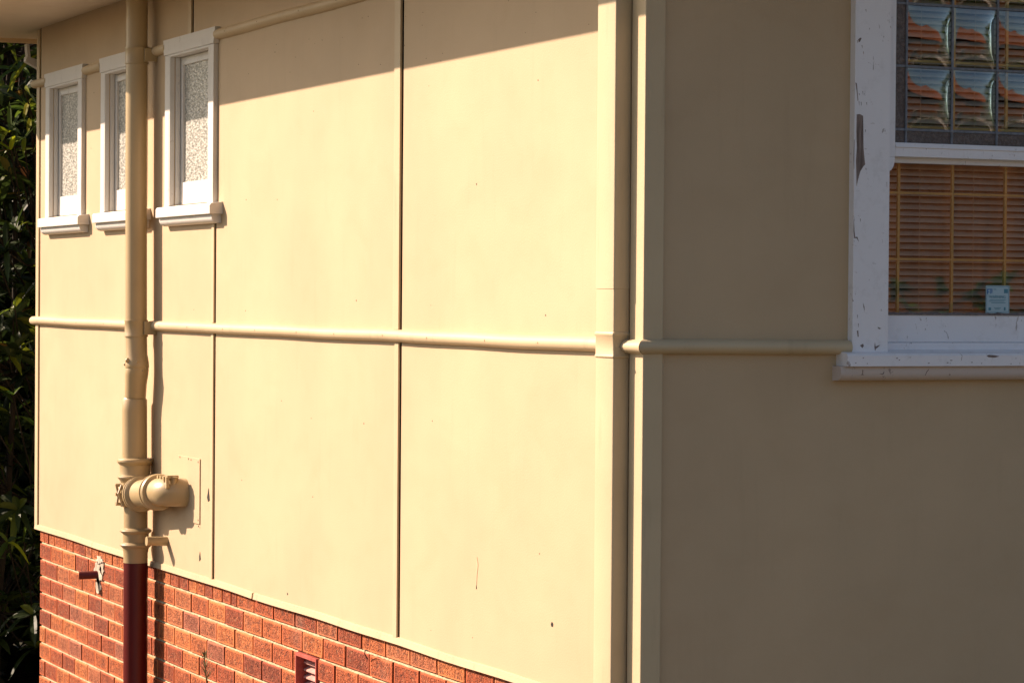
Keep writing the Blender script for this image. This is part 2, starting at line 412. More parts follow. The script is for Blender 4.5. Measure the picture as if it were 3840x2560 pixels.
# ---- brick base
BX = .006            # outer face of the bricks, just behind the sheet
mb = MB(); mo = MB()
rb = random.Random(3)
def brick(y0, y1, z0, z1):
    t = rb.random(); j = lambda a=.0012: rb.uniform(-a, a)
    xo = BX + rb.uniform(-.0015, .002); e = .0028
    oc = [(y0+j(), z0+j()), (y1+j(), z0+j()), (y1+j(), z1+j()), (y0+j(), z1+j())]
    inn = [(y0+e+j(), z0+e+j()), (y1-e+j(), z0+e+j()), (y1-e+j(), z1-e+j()), (y0+e+j(), z1-e+j())]
    i = len(mb.v)
    g1 = .0085 if y1-y0 > .12 else .005
    cen = [(a+sa*g1+j(), b+sb*.005+j()) for (a, b), (sa, sb) in zip(inn, ((1, 1), (-1, 1), (-1, -1), (1, -1)))]
    mb.v += [(xo+.003, a, b) for a, b in oc]+[(xo, a, b) for a, b in inn]+[(xo+.03, a, b) for a, b in oc]+[(xo, a, b) for a, b in cen]
    mb.f.append((i+12, i+13, i+14, i+15)); mb.m.append(0); mb.t.append(max(.001, t))
    for f in ((8, 9, 1, 0), (9, 10, 2, 1), (10, 11, 3, 2), (11, 8, 0, 3)):
        mb.f.append(tuple(i+k for k in f)); mb.m.append(2); mb.t.append(max(.001, t))
    for f in ((4, 5, 13, 12), (5, 6, 14, 13), (6, 7, 15, 14), (7, 4, 12, 15), (0, 1, 5, 4), (1, 2, 6, 5), (2, 3, 7, 6), (3, 0, 4, 7)):
        mb.f.append(tuple(i+k for k in f)); mb.m.append(1); mb.t.append(max(.001, t))
H2 = .0048           # half joint
VENT = (2.728, 2.962, -1.385, -1.213)
YE = 6.918
def row(joints, z0, z1):
    js = sorted(joints)
    for a, b in zip(js[:-1], js[1:]):
        y0, y1 = a+.0060, b-.0060
        if b >= YE-.001: y1 = YE
        zz0, zz1 = z0+H2, z1-H2
        if y1-y0 < .02: continue
        if z0 > VENT[2]-.012 and z1 < VENT[3]+.01 and y1 > VENT[0] and y0 < VENT[1]:
            if y0 < VENT[0]-.02: brick(y0, VENT[0]-.006, zz0, zz1)
            if y1 > VENT[1]+.02: brick(VENT[1]+.006, y1, zz0, zz1)
            continue
        brick(y0, y1, zz0, zz1)
top = [YE, 6.827, 6.749, 6.638, 6.522, 6.401, 6.274, 6.157, 6.04, 5.92, 5.80, 5.685, 5.565, 5.445, 5.325, 5.21, 5.09, 4.975, 4.855, 4.74, 4.626, 4.497, 4.359, 4.245, 4.133, 4.023, 3.896, 3.780, 3.704,
       3.482, 3.241, 2.994, 2.751, 2.520, 2.272, 2.034, 1.800, 1.555, 1.313, 1.077, .84, .60, .36, .12, 0.0]
row(top, -1.125, -1.050)
NR = 15
for r in range(NR):
    z1 = -1.125-.0862*r; z0 = z1-.0862
    if r % 2 == 0: js = [YE]+[6.700-.2372*k for k in range(29)]
    else: js = [YE]+[6.812-.2372*k for k in range(29)]
    js = [YE]+[max(0, y+rb.uniform(-.004, .004)) for y in js[1:] if y > .02]+[0.0]
    row(js, z0, z1)
# front (road side) face of the base, same bricks seen end on
for r in range(NR+1):
    z1 = -1.050-.0862*r; z0 = z1-.0862
    x = .036
    if r % 2: mb.box(x, x+.107, .004, .03, z0+H2, z1-H2, 0, max(.001, rb.random())); x += .1166
    while x < L:
        t = rb.random(); x1 = min(L, x+.2272)
        mb.box(x, x1, .004, .03, z0+H2, z1-H2, 0, max(.001, t)); x = x1+.0096
brick_o = mb.build('brick_base', ['brick', 'brick_margin', 'joint_shade'], house)
_v = VENT
for a_, b_, c_, d_ in ((.015, _v[0]+.002, -2.45, -1.06), (_v[1]-.002, YE-.012, -2.45, -1.06), (_v[0]+.002, _v[1]-.002, -2.45, _v[2]+.002), (_v[0]+.002, _v[1]-.002, _v[3]-.002, -1.06)):
    mo.box(BX+.0150, .10, a_, b_, c_, d_)
mo.box(.075, .10, _v[0]+.002, _v[1]-.002, _v[2]+.002, _v[3]-.002); mo.box(.10, L, .012, D-.02, -2.45, -1.06)
zb_ = -1.125; rm = random.Random(6)
while zb_ > -2.4:
    yy = .02
    segs = [(.02, YE-.02)] if not (_v[2]-.004 < zb_ < _v[3]+.004) else [(.02, _v[0]-.004), (_v[1]+.004, YE-.02)]
    for a_, b_ in segs:
        n_ = int((b_-a_)/.022); rr_ = []
        for q_ in range(n_+1):
            y_ = a_+(b_-a_)*q_/n_; d_ = BX+.0030+rm.uniform(-.0013, .0016)
            rr_.append([(BX+.02, y_, zb_+.0060), (d_+.0035, y_, zb_+.0022+rm.uniform(-.0014, .0008)), (d_+.0008, y_, zb_-.0044+rm.uniform(-.001, .0006)), (BX+.02, y_, zb_-.0062)])
        mo.ring(rr_)
    zb_ -= .0862
# small blobs of mortar squeezed from the joints
mort = mo.build('mortar', 'mortar', brick_o)
# flashing strip under the sheets
for fa, fb in ((0.0, 3.452), (3.460, 6.985)):
  mb = MB(); n = 24; rings = []
  for k in range(n+1):
    y = fa+(fb-fa)*k/n + (.010*(k == 0) if fa else 0); w = .0022*mnoise.noise(Vector((y*2.1, 4.4, 0)))*2
    rings.append([(-.010, y, -1.059+w), (-.0065, y, -1.036+w), (.0, y, -1.034+w), (.012, y, -1.040+w), (.012, y, -1.059+w)])
  mb.ring(rings); mb.build('flashing', 'beige_trim', house)

# ---- soffit, fascia, roof
mb = MB()
zs = 1.535
mb.box(-.60, 0.0, -.62, 2.20, zs, zs+.012); mb.box(-.60, 0.0, 2.203, 4.60, zs, zs+.012)
mb.box(-.60, 0.0, 4.603, 5.865, zs, zs+.012); mb.box(-.60, -.0, 5.868, 7.55, zs, zs+.012)
mb.box(.003, L+.6, 6.955, 7.55, zs+.001, zs+.012); mb.box(.003, L+.6, -.62, -.003, zs, zs+.012)
mb.build('soffit', 'soffit', house)
mb = MB(); mb.box(-.012, 0.0-.0005, .0, 6.94, zs-.014, zs-.0005)
mb = MB()
mb.box(-.622, -.60, -.642, 7.572, 1.512, 1.70); mb.box(-.60, L+.6, 7.55, 7.572, 1.512, 1.70); mb.box(-.60, L+.6, -.642, -.62, 1.512, 1.70); mb.box(L+.6, L+.622, -.642, 7.572, 1.512, 1.70)
mb.build('fascia', 'beige_trim', house, bevel=.002)
mb = MB()                                                   # quad gutter, open on top
def gut(p0, p1, out):
    p0, p1, o = Vector(p0), Vector(p1), Vector(out)
    for a, b in (((0, 0), (.10, 0)), ((.10, 0), (.115, .07)), ((0, 0), (0, .09))):
        A0 = p0+o*a[0]+Vector((0, 0, a[1])); B0 = p0+o*b[0]+Vector((0, 0, b[1])); A1 = p1+o*a[0]+Vector((0, 0, a[1])); B1 = p1+o*b[0]+Vector((0, 0, b[1]))
        th = Vector((0, 0, .003)) if a[1] == b[1] else o*.003
        mb.ring([[A0, B0, B0+th, A0+th], [A1, B1, B1+th, A1+th]])
gut((-.623, -.64, 1.625), (-.623, 7.57, 1.625), (-1, 0, 0)); gut((-.6, -.643, 1.625), (L+.6, -.643, 1.625), (0, -1, 0)); gut((-.6, 7.573, 1.625), (L+.6, 7.573, 1.625), (0, 1, 0))
mb.build('gutter', 'beige_trim', house)
mb = MB()
ex0, ex1, ey0, ey1, ez, rz = -.68, L+.68, -.70, 7.63, 1.73, 3.55
cx0, cx1, cy = ex0+4.1, ex1-4.1, (ey0+ey1)/2
A_, B_, C_, D_ = (ex0, ey0, ez), (ex1, ey0, ez), (ex1, ey1, ez), (ex0, ey1, ez); R0, R1 = (cx0, cy, rz), (cx1, cy, rz)
mb.poly([A_, B_, R1, R0]); mb.poly([C_, D_, R0, R1]); mb.poly([B_, C_, R1]); mb.poly([D_, A_, R0]); mb.poly([A_, D_, C_, B_])
mb.build('roof', 'tile', house)
# little lit bracket end beyond the rear corner
mb = MB()
def sl(y, pts, th): mb.ring([[(a, y, b) for a, b in pts], [(a, y+th, b) for a, b in pts]])
for p in ([(-.012, 1.470), (-.026, 1.470), (-.020, 1.404), (-.004, 1.400)], [(-.004, 1.400), (-.026, 1.404), (-.030, 1.378), (.07, 1.325), (.07, 1.380)]):
    sl(7.13, p, .05)
mb.build('rear_bracket', 'white', house)

# ================================================================== LITTLE WINDOWS
def small_window(y0, y1, label):
    w = empty('window', (0, (y0+y1)/2, .5), house); w['label'] = label; w['group'] = 'small white windows in the side wall'
    CD = .021                                             # casing stands proud of the sheets
    m = MB()
    m.box(-CD, 0, y0, y0+.073, .547, 1.215); m.build('casing', 'white', w, bevel=.0015)
    m = MB(); m.box(-CD, 0, y1-.062, y1, .547, 1.215); m.build('casing', 'white', w, bevel=.0015)
    m = MB()                                              # head board, a little wider and splayed
    m.ring([[(-CD-.004, y0-.008, 1.2155), (-CD-.004, y1+.006, 1.2155), (-CD-.004, y1+.018, 1.284), (-CD-.004, y0-.030, 1.284)],
            [(0, y0-.008, 1.2155), (0, y1+.006, 1.2155), (0, y1+.018, 1.284), (0, y0-.030, 1.284)]])
    m.build('head', 'white', w, bevel=.0015)
    m = MB()                                              # sill: sloping top board
    a, b = y0-.075, y1+.010
    m.ring([[(-.058, y, .500), (-.058, y, .536), (-.052, y, .545), (.03, y, .556), (.03, y, .500)] for y in (a, b)])
    m.build('sill', 'white', w, bevel=.002)
    m = MB()                                              # rounded apron bead under it
    pr = [(0, .4995), (-.040, .4995), (-.043, .490), (-.040, .478), (-.031, .468), (-.018, .463), (0, .463)]
    m.ring([[(p, y, q) for p, q in pr] for y in (y0-.052, y1+.005)]); m.build('apron', 'white', w, smooth=40)
    o0, o1 = y0+.075, y1-.075
    m = MB()                                              # jamb linings, with a stop
    for yy, s in ((o0, 1), (o1, -1)):
        ya, yb = sorted((yy, yy-s*.012)); m.box(-.0205, .095, ya+.0005, yb-.0005, .553, 1.2150)
        ya, yb = sorted((yy, yy+s*.010)); m.box(.004, .024, ya, yb, .556, 1.2045)
    m.box(-.0205, .095, o0+.0005, o1-.0005, 1.2050, 1.2150)
    m.build('jamb', 'white', w, bevel=.001)
    s0, s1 = o0+.002, o1-.002
    m = MB()                                              # sash
    m.box(.026, .058, s0, s0+.040, .558, 1.2035); m.box(.026, .058, s1-.040, s1, .558, 1.2035)
    m.box(.0265, .0575, s0+.0402, s1-.0402, .558, .655); m.box(.0265, .0575, s0+.0402, s1-.0402, 1.168, 1.2035)
    m.build('sash', 'white', w, bevel=.002)
    m = MB(); m.box(.036, .040, s0+.036, s1-.036, .650, 1.172); m.build('pane', 'hammered', w)
    return w
small_window(*WA[0], 'small frosted window nearest the far rear corner of the wall')
small_window(*WA[1], 'small frosted window half hidden behind the tall drain pipe')
small_window(*WA[2], 'small frosted window just right of the tall drain pipe')

# ================================================================== LARGE LEADLIGHT WINDOW
win = empty('window', (1.3, 0, 0), house); win['label'] = 'large peeling white window with leadlight upper sash on the shaded wall'
m = MB()
n = 24; rings = []
m.box(.672, .7935, -.027, 0, .005, 1.66)
left_casing = m; m = MB()
m.box(OPB[1]+.001, OPB[1]+.122, -.027, 0, .005, 1.66)
m.build('casing', 'white_old', win, bevel=.003)
m = MB(); m.box(.64, 2.01, -.03, 0, 1.661, 1.74); m.build('head', 'white_old', win, bevel=.002)
m = MB()                                                   # peeled patches: the bare timber shown where paint has come away
def patch(pts, d=.0276, th=.0008, name='peeled_patch', mat='bare'):
    m2 = MB(); m2.ring([[(x, -d, z) for x, z in pts], [(x, -d+th, z) for x, z in pts]]); return m2
def chip(mbx, pts, d=.0276):
    mbx.ring([[(x, -d, z) for x, z in pts], [(x, -d+.0012, z) for x, z in pts]], True, 1)
mb = left_casing
B0 = lambda px, py: (.672+(px-3199)/1276.0, .043+(1274-py)/1254.0)      # along the casing, metres
def chp(*pp): chip(mb, [B0(*p) for p in pp])
chp((3208, 437), (3222, 436), (3236, 442), (3237, 480), (3239, 560), (3244, 600), (3247, 622), (3240, 628), (3226, 648), (3216, 680), (3210, 704), (3209, 660), (3207, 610), (3210, 560), (3207, 500))
chp((3201, 320), (3207, 322), (3210, 350), (3214, 385), (3212, 388), (3207, 352))
chp((3200, 826), (3203, 868), (3206, 892), (3216, 891), (3223, 910), (3219, 904), (3213, 896), (3202, 896), (3199, 870))
chp((3244, 1136), (3250, 1150), (3251, 1166), (3246, 1152)); chp((3232, 1294), (3246, 1288), (3249, 1296), (3243, 1304))
chp((3298, 1282), (3301, 1298), (3321, 1292), (3310, 1302), (3303, 1306), (3299, 1314), (3296, 1300))
chp((3310, 1225), (3322, 1230), (3320, 1234), (3311, 1230)); chp((3218, 1240), (3224, 1238), (3226, 1262), (3222, 1262))
chp((3211, 160), (3220, 153), (3226, 154), (3219, 168), (3214, 170)); chp((3196.5, 600), (3198, 540), (3199, 530), (3199, 640))
for k in range(16):
    cx, cy = rn.uniform(3206, 3250), rn.uniform(30, 1260); chp((cx, cy), (cx+2.5, cy+1), (cx+3, cy+rn.uniform(6, 16)), (cx+.8, cy+4))
mb.build('casing', ['white_old', 'bare'], win)
# sill, sub sill, apron
m = MB()
sx0, sx1 = .633, 2.02
m.ring([[(x, -.066, -.034), (x, -.066, -.003), (x, -.061, .003), (x, -.028, .008), (x, .0, .010), (x, .0, -.034)] for x in (sx0, sx1)])
big_sill = m
m = MB(); m.ring([[(x, -.0, .0105), (x, .06, .020), (x, .06, -.02), (x, -.0, -.02)] for x in (OPB[0], OPB[1])]); m.build('inner_sill', 'white_old', win)
m = MB(); pr = [(0, -.0345), (-.046, -.0345), (-.050, -.044), (-.051, -.058), (-.045, -.068), (-.034, -.076), (0, -.078)]
m.ring([[(x, p, q) for p, q in pr] for x in (.620, 2.03)]); big_apron = m; mb = big_sill
S0 = lambda px, py: (.629+(px-3164)/1300.0, -.034+(1371.5-py)/1300.0)
def chs(d, *pp): chip(mb, [S0(*p) for p in pp], d)
chs(.0665, (3800, 1331), (3812, 1328), (3842, 1330), (3860, 1334), (3840, 1339), (3818, 1338), (3808, 1337))
for k in range(22):
    cx, cy = rn.uniform(3180, 4700), rn.uniform(1329, 1366); w_ = rn.uniform(2, 9); chs(.0665, (cx, cy), (cx+w_, cy-1.2), (cx+w_*1.1, cy+1.8), (cx+w_*.3, cy+2.4))
mb.build('sill', ['white_old', 'bare'], win); mb = big_apron
chs(.0515, (3248, 1386), (3250, 1386), (3249, 1402), (3255, 1406), (3240, 1404), (3247, 1401)); chs(.0515, (3322, 1400), (3338, 1400), (3345, 1392), (3342, 1402), (3332, 1403))
chs(.0515, (3546, 1384), (3548, 1385), (3540, 1394), (3532, 1408), (3531, 1406), (3537, 1394)); chs(.0515, (3640, 1405), (3646, 1402), (3646, 1409))
mb.build('apron', ['apron_old', 'bare'], win, smooth=40)
# upper sash (outside), with horn; lower sash set back
m = MB()
m.box(.7955, .832, .002, .034, .590, 1.60)
hp = [(.7955, .590), (.7955, .548), (.810, .546), (.820, .551), (.8275, .562), (.831, .578), (.832, .590)]
m.ring([[(x, .002, z) for x, z in hp], [(x, .034, z) for x, z in hp]])
m.box(OPB[1]-.036, OPB[1]-.0005, .002, .034, .565, 1.60)
m.box(.8325, OPB[1]-.0365, .0035, .034, .592, .634); m.box(.8325, OPB[1]-.0365, .0035, .034, 1.56, 1.60)
m.ring([[(x, .0030, .618), (x, -.0015, .620), (x, .004, .634), (x, .008, .634)] for x in (.8325, OPB[1]-.0365)])
up = m.build('upper_sash', 'white_old', win, bevel=.0015)
m = MB()
m.box(OPB[0]+.0005, .8255, .036, .066, .035, .60); m.box(OPB[1]-.033, OPB[1]-.0005, .036, .066, .035, .60)
m.box(.826, OPB[1]-.0335, .0365, .066, .035, .118); m.box(.826, OPB[1]-.0335, .0365, .066, .575, .605)
m.box(OPB[0]+.0005, OPB[1]-.0005, .020, .040, .0105, .0345)
lo = m.build('lower_sash', 'white_old', win, bevel=.002)
m = MB()                                                    # jamb lining
m.box(.7885, .7950, -.0265, .095, .0, 1.62); m.box(OPB[1]+.0, OPB[1]+.0065, .0, .095, .0, 1.62); m.box(OPB[0], OPB[1], .0, .095, 1.605, 1.6195)
m.build('jamb', 'white_old', win)
m = MB(); rings = []                                        # ragged putty line above the bottom rail
for k in range(60):
    x = .829+(OPB[1]-.034-.829)*k/59; z = .120+.0035*mnoise.noise(Vector((x*40, 2, 0)))*1.6
    rings.append([(x, .033, .1175), (x, .036, z), (x, .046, z+.005), (x, .046, .1175)])
m.ring(rings); m.build('putty', 'bare', lo)
m = MB(); m.box(.822, OPB[1]-.030, .048, .051, .115, .578); m.build('pane', 'glass', lo)
# leadlight grid
LX = [.878, 1.040, 1.203, 1.366, 1.529, 1.692, 1.781]; LX = [.880, 1.041, 1.203, 1.365, 1.527, 1.689, 1.776]
LX = [.878+.1625*k for k in range(6)]; LXE = .832, OPB[1]-.0365
LZ = [.674, .864, 1.052, 1.240, 1.428, 1.515]
GY = .018
m = MB()
def came(x0, x1, z0, z1, w=.0042):
    if abs(x1-x0) < 1e-6:
        m.ring([[(x0-w, GY, z), (x0-w*.7, GY-.0035, z), (x0+w*.7, GY-.0035, z), (x0+w, GY, z)] for z in (z0, z1)])
    else:
        m.ring([[(x, GY, z0-w), (x, GY-.0032, z0-w*.7), (x, GY-.0032, z0+w*.7), (x, GY, z0+w)] for x in (x0, x1)])
for x in LX: came(x, x, .634, 1.56)
for z in LZ: came(LXE[0], LXE[1], z, z)
for x in LX:
    for z in LZ:                                            # solder joints
        m.ring([[(x+r*math.cos(a), GY-d, z+r*math.sin(a)) for a in [k*math.pi/4 for k in range(8)]] for r, d in ((.0068, .001), (.006, .0042), (.003, .0052))])
m.build('lead_came', 'lead', up, smooth=40)
m = MB()                                                    # textured border panes
ex = [LXE[0]]+LX+[LXE[1]]; ez_ = [.634]+LZ+[1.56]
for i in range(len(ex)-1):
    for j in range(len(ez_)-1):
        if 0 < i < len(ex)-2 and 0 < j < len(ez_)-2: continue
        m.box(ex[i]+.0005, ex[i+1]-.0005, GY+.001, GY+.004, ez_[j]+.0005, ez_[j+1]-.0005)
m.build('border_pane', 'obscure', up)
def bowed(x0, x1, z0, z1, sag, tx, tz):
    m = MB(); n = 20
    for side, dd in ((0, 0.0), (1, .003)):
        g0 = len(m.v)
        for j in range(n+1):
            for i in range(n+1):
                u, v = i/n*2-1, j/n*2-1
                b = sag*(1-abs(u)**2.6)*(1-abs(v)**2.6)
                m.v.append((x0+(x1-x0)*i/n, GY+.001+dd-b+tx*u+tz*v, z0+(z1-z0)*j/n))
        for j in range(n):
            for i in range(n):
                a = g0+j*(n+1)+i; f = (a, a+1, a+n+2, a+n+1)
                m.f.append(f if side == 0 else f[::-1]); m.m.append(0); m.t.append(0)
    o = m.build('pane', 'glass', up, smooth=180, rec=False); return o
for i in range(1, len(ex)-2):
    for j in range(1, len(ez_)-2):
        bowed(ex[i], ex[i+1], ez_[j], ez_[j+1], .0078+rn.uniform(-.0012, .0012), rn.uniform(-.0009, .0009), rn.uniform(-.0008, .0008))

# ---- things behind the glass: golden grille (fixed) and timber venetian blind
m = MB()
for x in [.899+.193*k for k in range(6)]: m.box(x-.0042, x+.0042, .085, .093, .03, 1.60)
for z in [.287+.2005*k for k in range(7)]: m.box(.795, OPB[1], .0845, .0935, z-.0035, z+.0035)
m.build('grille', 'brass', win)
blind = empty('venetian_blind', (1.3, .13, 0))
tag(blind, 'brown timber venetian blind hanging inside the large leadlight window', 'venetian blind')
m = MB(); z = .045
while z < 1.60:
    rings = []
    for k in range(6):
        a = (k/5-.5)*.025; c = .0016*(1-(k/2.5-1)**2); th = R(36)
        rings.append((.130+a*math.cos(th)-c*math.sin(th), z+a*math.sin(th)+c*math.cos(th)))
    pr = rings+[(p, q-.0016) for p, q in reversed(rings)]
    m.ring([[(x, p, q+.0008*math.sin(x*5+z*40)) for p, q in pr] for x in (.78, 1.1, 1.5, 1.87)]); z += .0202
m.build('slat', 'slat', blind, smooth=60)['kind'] = 'stuff'
m = MB()
for x in (.99, 1.185, 1.50, 1.75): m.tube([(x, .112, .03), (x, .112, 1.60)], .0008, 5)
m.build('cord', 'cord', blind)
m = MB(); m.box(.78, 1.87, .11, .15, .012, .028); m.build('bottom_rail', 'slat', blind)
m = MB(); m.box(.78, 1.87, .105, .155, 1.60, 1.64); m.build('head_rail', 'slat', blind)

# ---- sticker on the lower pane
st = empty('sticker', (1.232, .047, .124))
tag(st, 'pale blue security warning sticker in the lower pane of the large window', 'sticker')
m = MB(); m.box(1.190, 1.276, .0468, .0474, .1245, .209); m.build('paper', 'paper', st)
m = MB()
def bar(x0, x1, z0, z1): m.box(x0, x1, .0462, .0468, z0, z1)
bar(1.1925, 1.2735, .2055, .2068); bar(1.1925, 1.1935, .128, .2055); bar(1.2725, 1.2735, .128, .2055); bar(1.1925, 1.2735, .1268, .128)
bar(1.217, 1.228, .198, .1992); bar(1.217, 1.229, .1945, .1955); bar(1.256, 1.270, .186, .199)
for z, a, b in ((.1645, 1.204, 1.262), (.1600, 1.201, 1.258), (.1555, 1.210, 1.262), (.140, 1.220, 1.245), (.136, 1.223, 1.241)): bar(a, b, z, z+.0016)
bar(1.200, 1.209, .133, .142); bar(1.256, 1.262, .133, .143)
m.build('print', 'ink', st)
m = MB(); bar(1.1945, 1.1975, .183, .199); bar(1.1975, 1.2045, .196, .199); bar(1.206, 1.2085, .184, .200); bar(1.2105, 1.213, .186, .200); bar(1.1975, 1.203, .188, .1905)
m.build('emblem', 'ink_blue', st)
tc = bpy.data.curves.new('warning_text', 'FONT'); tc.body = 'WARNING'; tc.size = .0125; tc.align_x = 'CENTER'; tc.extrude = .0003
to = bpy.data.objects.new('lettering', tc); sc.collection.objects.link(to); tc.materials.append(M['ink'])
to.location = (1.232, .0464, .1705+ZO); to.rotation_euler = (R(90), 0, 0)
bpy.context.view_layer.update()
me = bpy.data.meshes.new_from_object(to.evaluated_get(bpy.context.evaluated_depsgraph_get()))
t2 = bpy.data.objects.new('lettering', me); t2.location = to.location; t2.rotation_euler = to.rotation_euler
bpy.data.objects.remove(to); sc.collection.objects.link(t2); t2.name = 'lettering'; parent_to(t2, st)

# ================================================================== RECTANGULAR DOWNPIPE at the corner
dp = empty('downpipe', (-.04, .135, -2.35), house); dp['label'] = 'rectangular cream downpipe beside the house corner'
PY0, PY1, PX0, PX1 = .077, .195, -.0656, -.0125
def rect_ring(z, g=0.0, r=.005):
    x0, x1, y0, y1 = PX0-g, PX1+min(g, 0), PY0-g, PY1+g; o = []
    for cx, cy, a0 in ((x1-r, y1-r, 0), (x0+r, y1-r, 90), (x0+r, y0+r, 180), (x1-r, y0+r, 270)):
        for k in range(4): a = R(a0+30*k); o.append((cx+r*math.cos(a), cy+r*math.sin(a), z))
    return o
m = MB()
m.ring([rect_ring(z) for z in (-2.35, -1.2, -.4, .188)]+[rect_ring(z) for z in (.1882,)], False)
m.ring([rect_ring(z, .0016) for z in (.1885, .6, 1.1, 1.62)], True)
pb = m.build('pipe', 'beige_trim', dp, smooth=40)
m = MB()                                                    # clip with two rolled edges
prof = [(-.0115, .0006), (-.0105, .0030), (-.007, .0035), (-.004, .0020), (-.002, .0012), (.050, .0012), (.053, .0035), (.058, .0040), (.062, .0030), (.064, .0006)]
m.ring([rect_ring(z, g_) for z, g_ in prof], False); m.build('clip', 'beige_trim', dp, smooth=60)

# ================================================================== ROUND SOIL STACK
ss = empty('drain_pipe', (-.085, 4.88, -2.38), house); ss['label'] = 'tall round cream drain pipe with branch, maroon below'
CX = -.078
def stack(prof, name, mat, parent=ss, n=40, cap=False, smooth=35):
    m = MB(); rings = []
    for z, r, cy, *rest in prof:
        cx = rest[0] if rest else CX
        rings.append([(cx-r*math.cos(a), cy+r*math.sin(a), z) for a in [2*math.pi*k/n for k in range(n)]])
    m.ring(rings, cap); return m.build(name, mat, parent, smooth=smooth)
stack([(1.62, .0485, 4.915), (1.22, .0485, 4.913), (.6, .0485, 4.908), (.06, .0485, 4.897), (-.03, .0485, 4.895), (-.105, .0485, 4.888), (-.125, .051, 4.883), (-.150, .0535, 4.879), (-.165, .0535, 4.879),
       (-.170, .0515, 4.880), (-.175, .053, 4.881), (-.20, .052, 4.885), (-.24, .0488, 4.896), (-.303, .0480, 4.906)], 'upper_pipe', 'beige_pipe')
stack([(-.298, .0480, 4.914), (-.303, .0500, 4.914), (-.312, .0560, 4.914), (-.36, .0560, 4.914), (-.580, .0560, 4.908)], 'lower_sleeve', 'beige_pipe')
for zc, cy in ((1.235, 4.913), (.012, 4.897)):              # pipe clips with a strap back to the wall
    c = stack([(zc+.036, .0490, cy), (zc+.036, .0525, cy), (zc+.031, .0535, cy), (zc+.026, .0515, cy), (zc-.030, .0515, cy), (zc-.034, .0535, cy), (zc-.040, .0530, cy), (zc-.041, .0488, cy)], 'clip', 'beige_pipe')
    m = MB(); m.box(CX+.02, -.0005, cy-.062, cy-.045, zc-.030, zc+.030); m.box(-.006, -.0005, cy-.075, cy+.055, zc-.012, zc+.020)
    m.build('strap', 'beige_pipe', ss, bevel=.002)
m = MB()                                                    # blobs of sealant dribbled at the old joint
for a, z, r in ((200, -.132, .011), (165, -.150, .008), (255, -.140, .006), (300, -.165, .007), (285, -.178, .006)):
    c = Vector((CX+.052*math.cos(R(a)), 4.882+.052*math.sin(R(a)), z))
    for k in range(2):
        m = MB(); m.ring([[c+Vector((math.cos(t)*rr, math.sin(t)*rr, dz)) for t in [2*math.pi*q/10 for q in range(10)]] for dz, rr in ((-r*1.2, r*.2), (-r*.6, r*.9), (0, r), (r*.6, r*.7), (r, r*.2))]); m.build('sealant_blob', 'beige_pipe', ss, smooth=80); break
YC = 4.902
stack([(-.572, .057, YC), (-.574, .074, YC), (-.580, .0800, YC), (-.588, .0810, YC), (-.596, .0765, YC), (-.604, .0690, YC), (-.640, .0680, YC), (-.648, .0700, YC), (-.652, .0770, YC), (-.658, .0790, YC), (-.664, .0760, YC), (-.674, .0680, YC),
       (-.690, .0610, YC-.004), (-.705, .0560, YC-.008)], 'socket', 'beige_pipe')
YT = 4.888
tee = stack([(-.69, .0555, YC-.005), (-.76, .0535, YT), (-.885, .0535, YT-.002), (-.892, .066, YT-.004), (-.898, .0715, YT-.004), (-.904, .0690, YT-.004), (-.912, .0580, YT-.004), (-.950, .0575, YT-.004), (-.955, .066, YT-.004), (-.961, .0710, YT-.004),
       (-.967, .0690, YT-.004), (-.976, .0590, YT-.003), (-1.0, .0545, YT-.002), (-1.042, .0545, YT-.002)], 'junction', 'beige_pipe')
stack([(-1.0425, .0542, 4.884), (-1.6, .0542, 4.878), (-2.38, .0542, 4.868)], 'maroon_pipe', 'maroon')
# branch towards the viewer, two flanged rings, elbow into the wall
m = MB()
bz = lambda y: -.728+(4.80-y)*.10
path = [(y, r) for y, r in ((4.885, .050), (4.84, .0625), (4.836, .077), (4.830, .080), (4.822, .0795), (4.817, .072), (4.806, .071), (4.801, .080), (4.792, .0805), (4.785, .073), (4.780, .063),
        (4.60, .0625), (4.590, .074), (4.584, .0790), (4.572, .0790), (4.567, .071), (4.552, .071), (4.547, .080), (4.536, .0805), (4.528, .076), (4.524, .060))]
m.tube([(CX, y, bz(y)) for y, r in path], [r for y, r in path], 40, True)
m.build('branch', 'beige_pipe', tee, smooth=35)
m = MB(); pts = [(CX, 4.535, bz(4.535)), (CX, 4.455, bz(4.455))]; rad = [.0610, .0610]
rb_ = .060
for k in range(1, 9):
    a = R(90*k/8); pts.append((CX+rb_-rb_*math.cos(a), 4.440-rb_*math.sin(a), -.694)); rad.append(.0610)
pts.append((.03, 4.380, -.694)); rad.append(.0610)
m.tube(pts, rad, 40, True); m.build('elbow', 'beige_pipe', tee, smooth=35)
m = MB()                                                    # inspection cap with ribs on the elbow
cy0 = 4.415
rings = []
for z, k in ((-.668, .85), (-.634, .92), (-.632, 1.08), (-.627, 1.10), (-.624, .9)):
    rings.append([(CX+.012+.030*k*math.cos(a), cy0+.082*k*math.sin(a), z+.10*(.075*0)+(-.05)*.082*k*math.sin(a)) for a in [2*math.pi*q/24 for q in range(24)]])
m.ring(rings)
for dy in (-.062, -.022, .022, .062): m.box(CX-.024, CX-.010, cy0+dy-.009, cy0+dy+.009, -.672, -.624)
m.box(CX-.02, CX+.03, cy0-.075, cy0-.052, -.628, -.617)
m.build('inspection_cap', 'beige_pipe', tee, smooth=40)
m = MB()                                                    # old bolted clamp at the back of the junction
m.box(CX-.064, CX-.050, 4.862, 4.925, -.790, -.685)
for z in (-.694, -.735, -.778): m.tube([(CX-.055, 4.905, z), (CX-.088, 4.908, z)], .0075, 8)
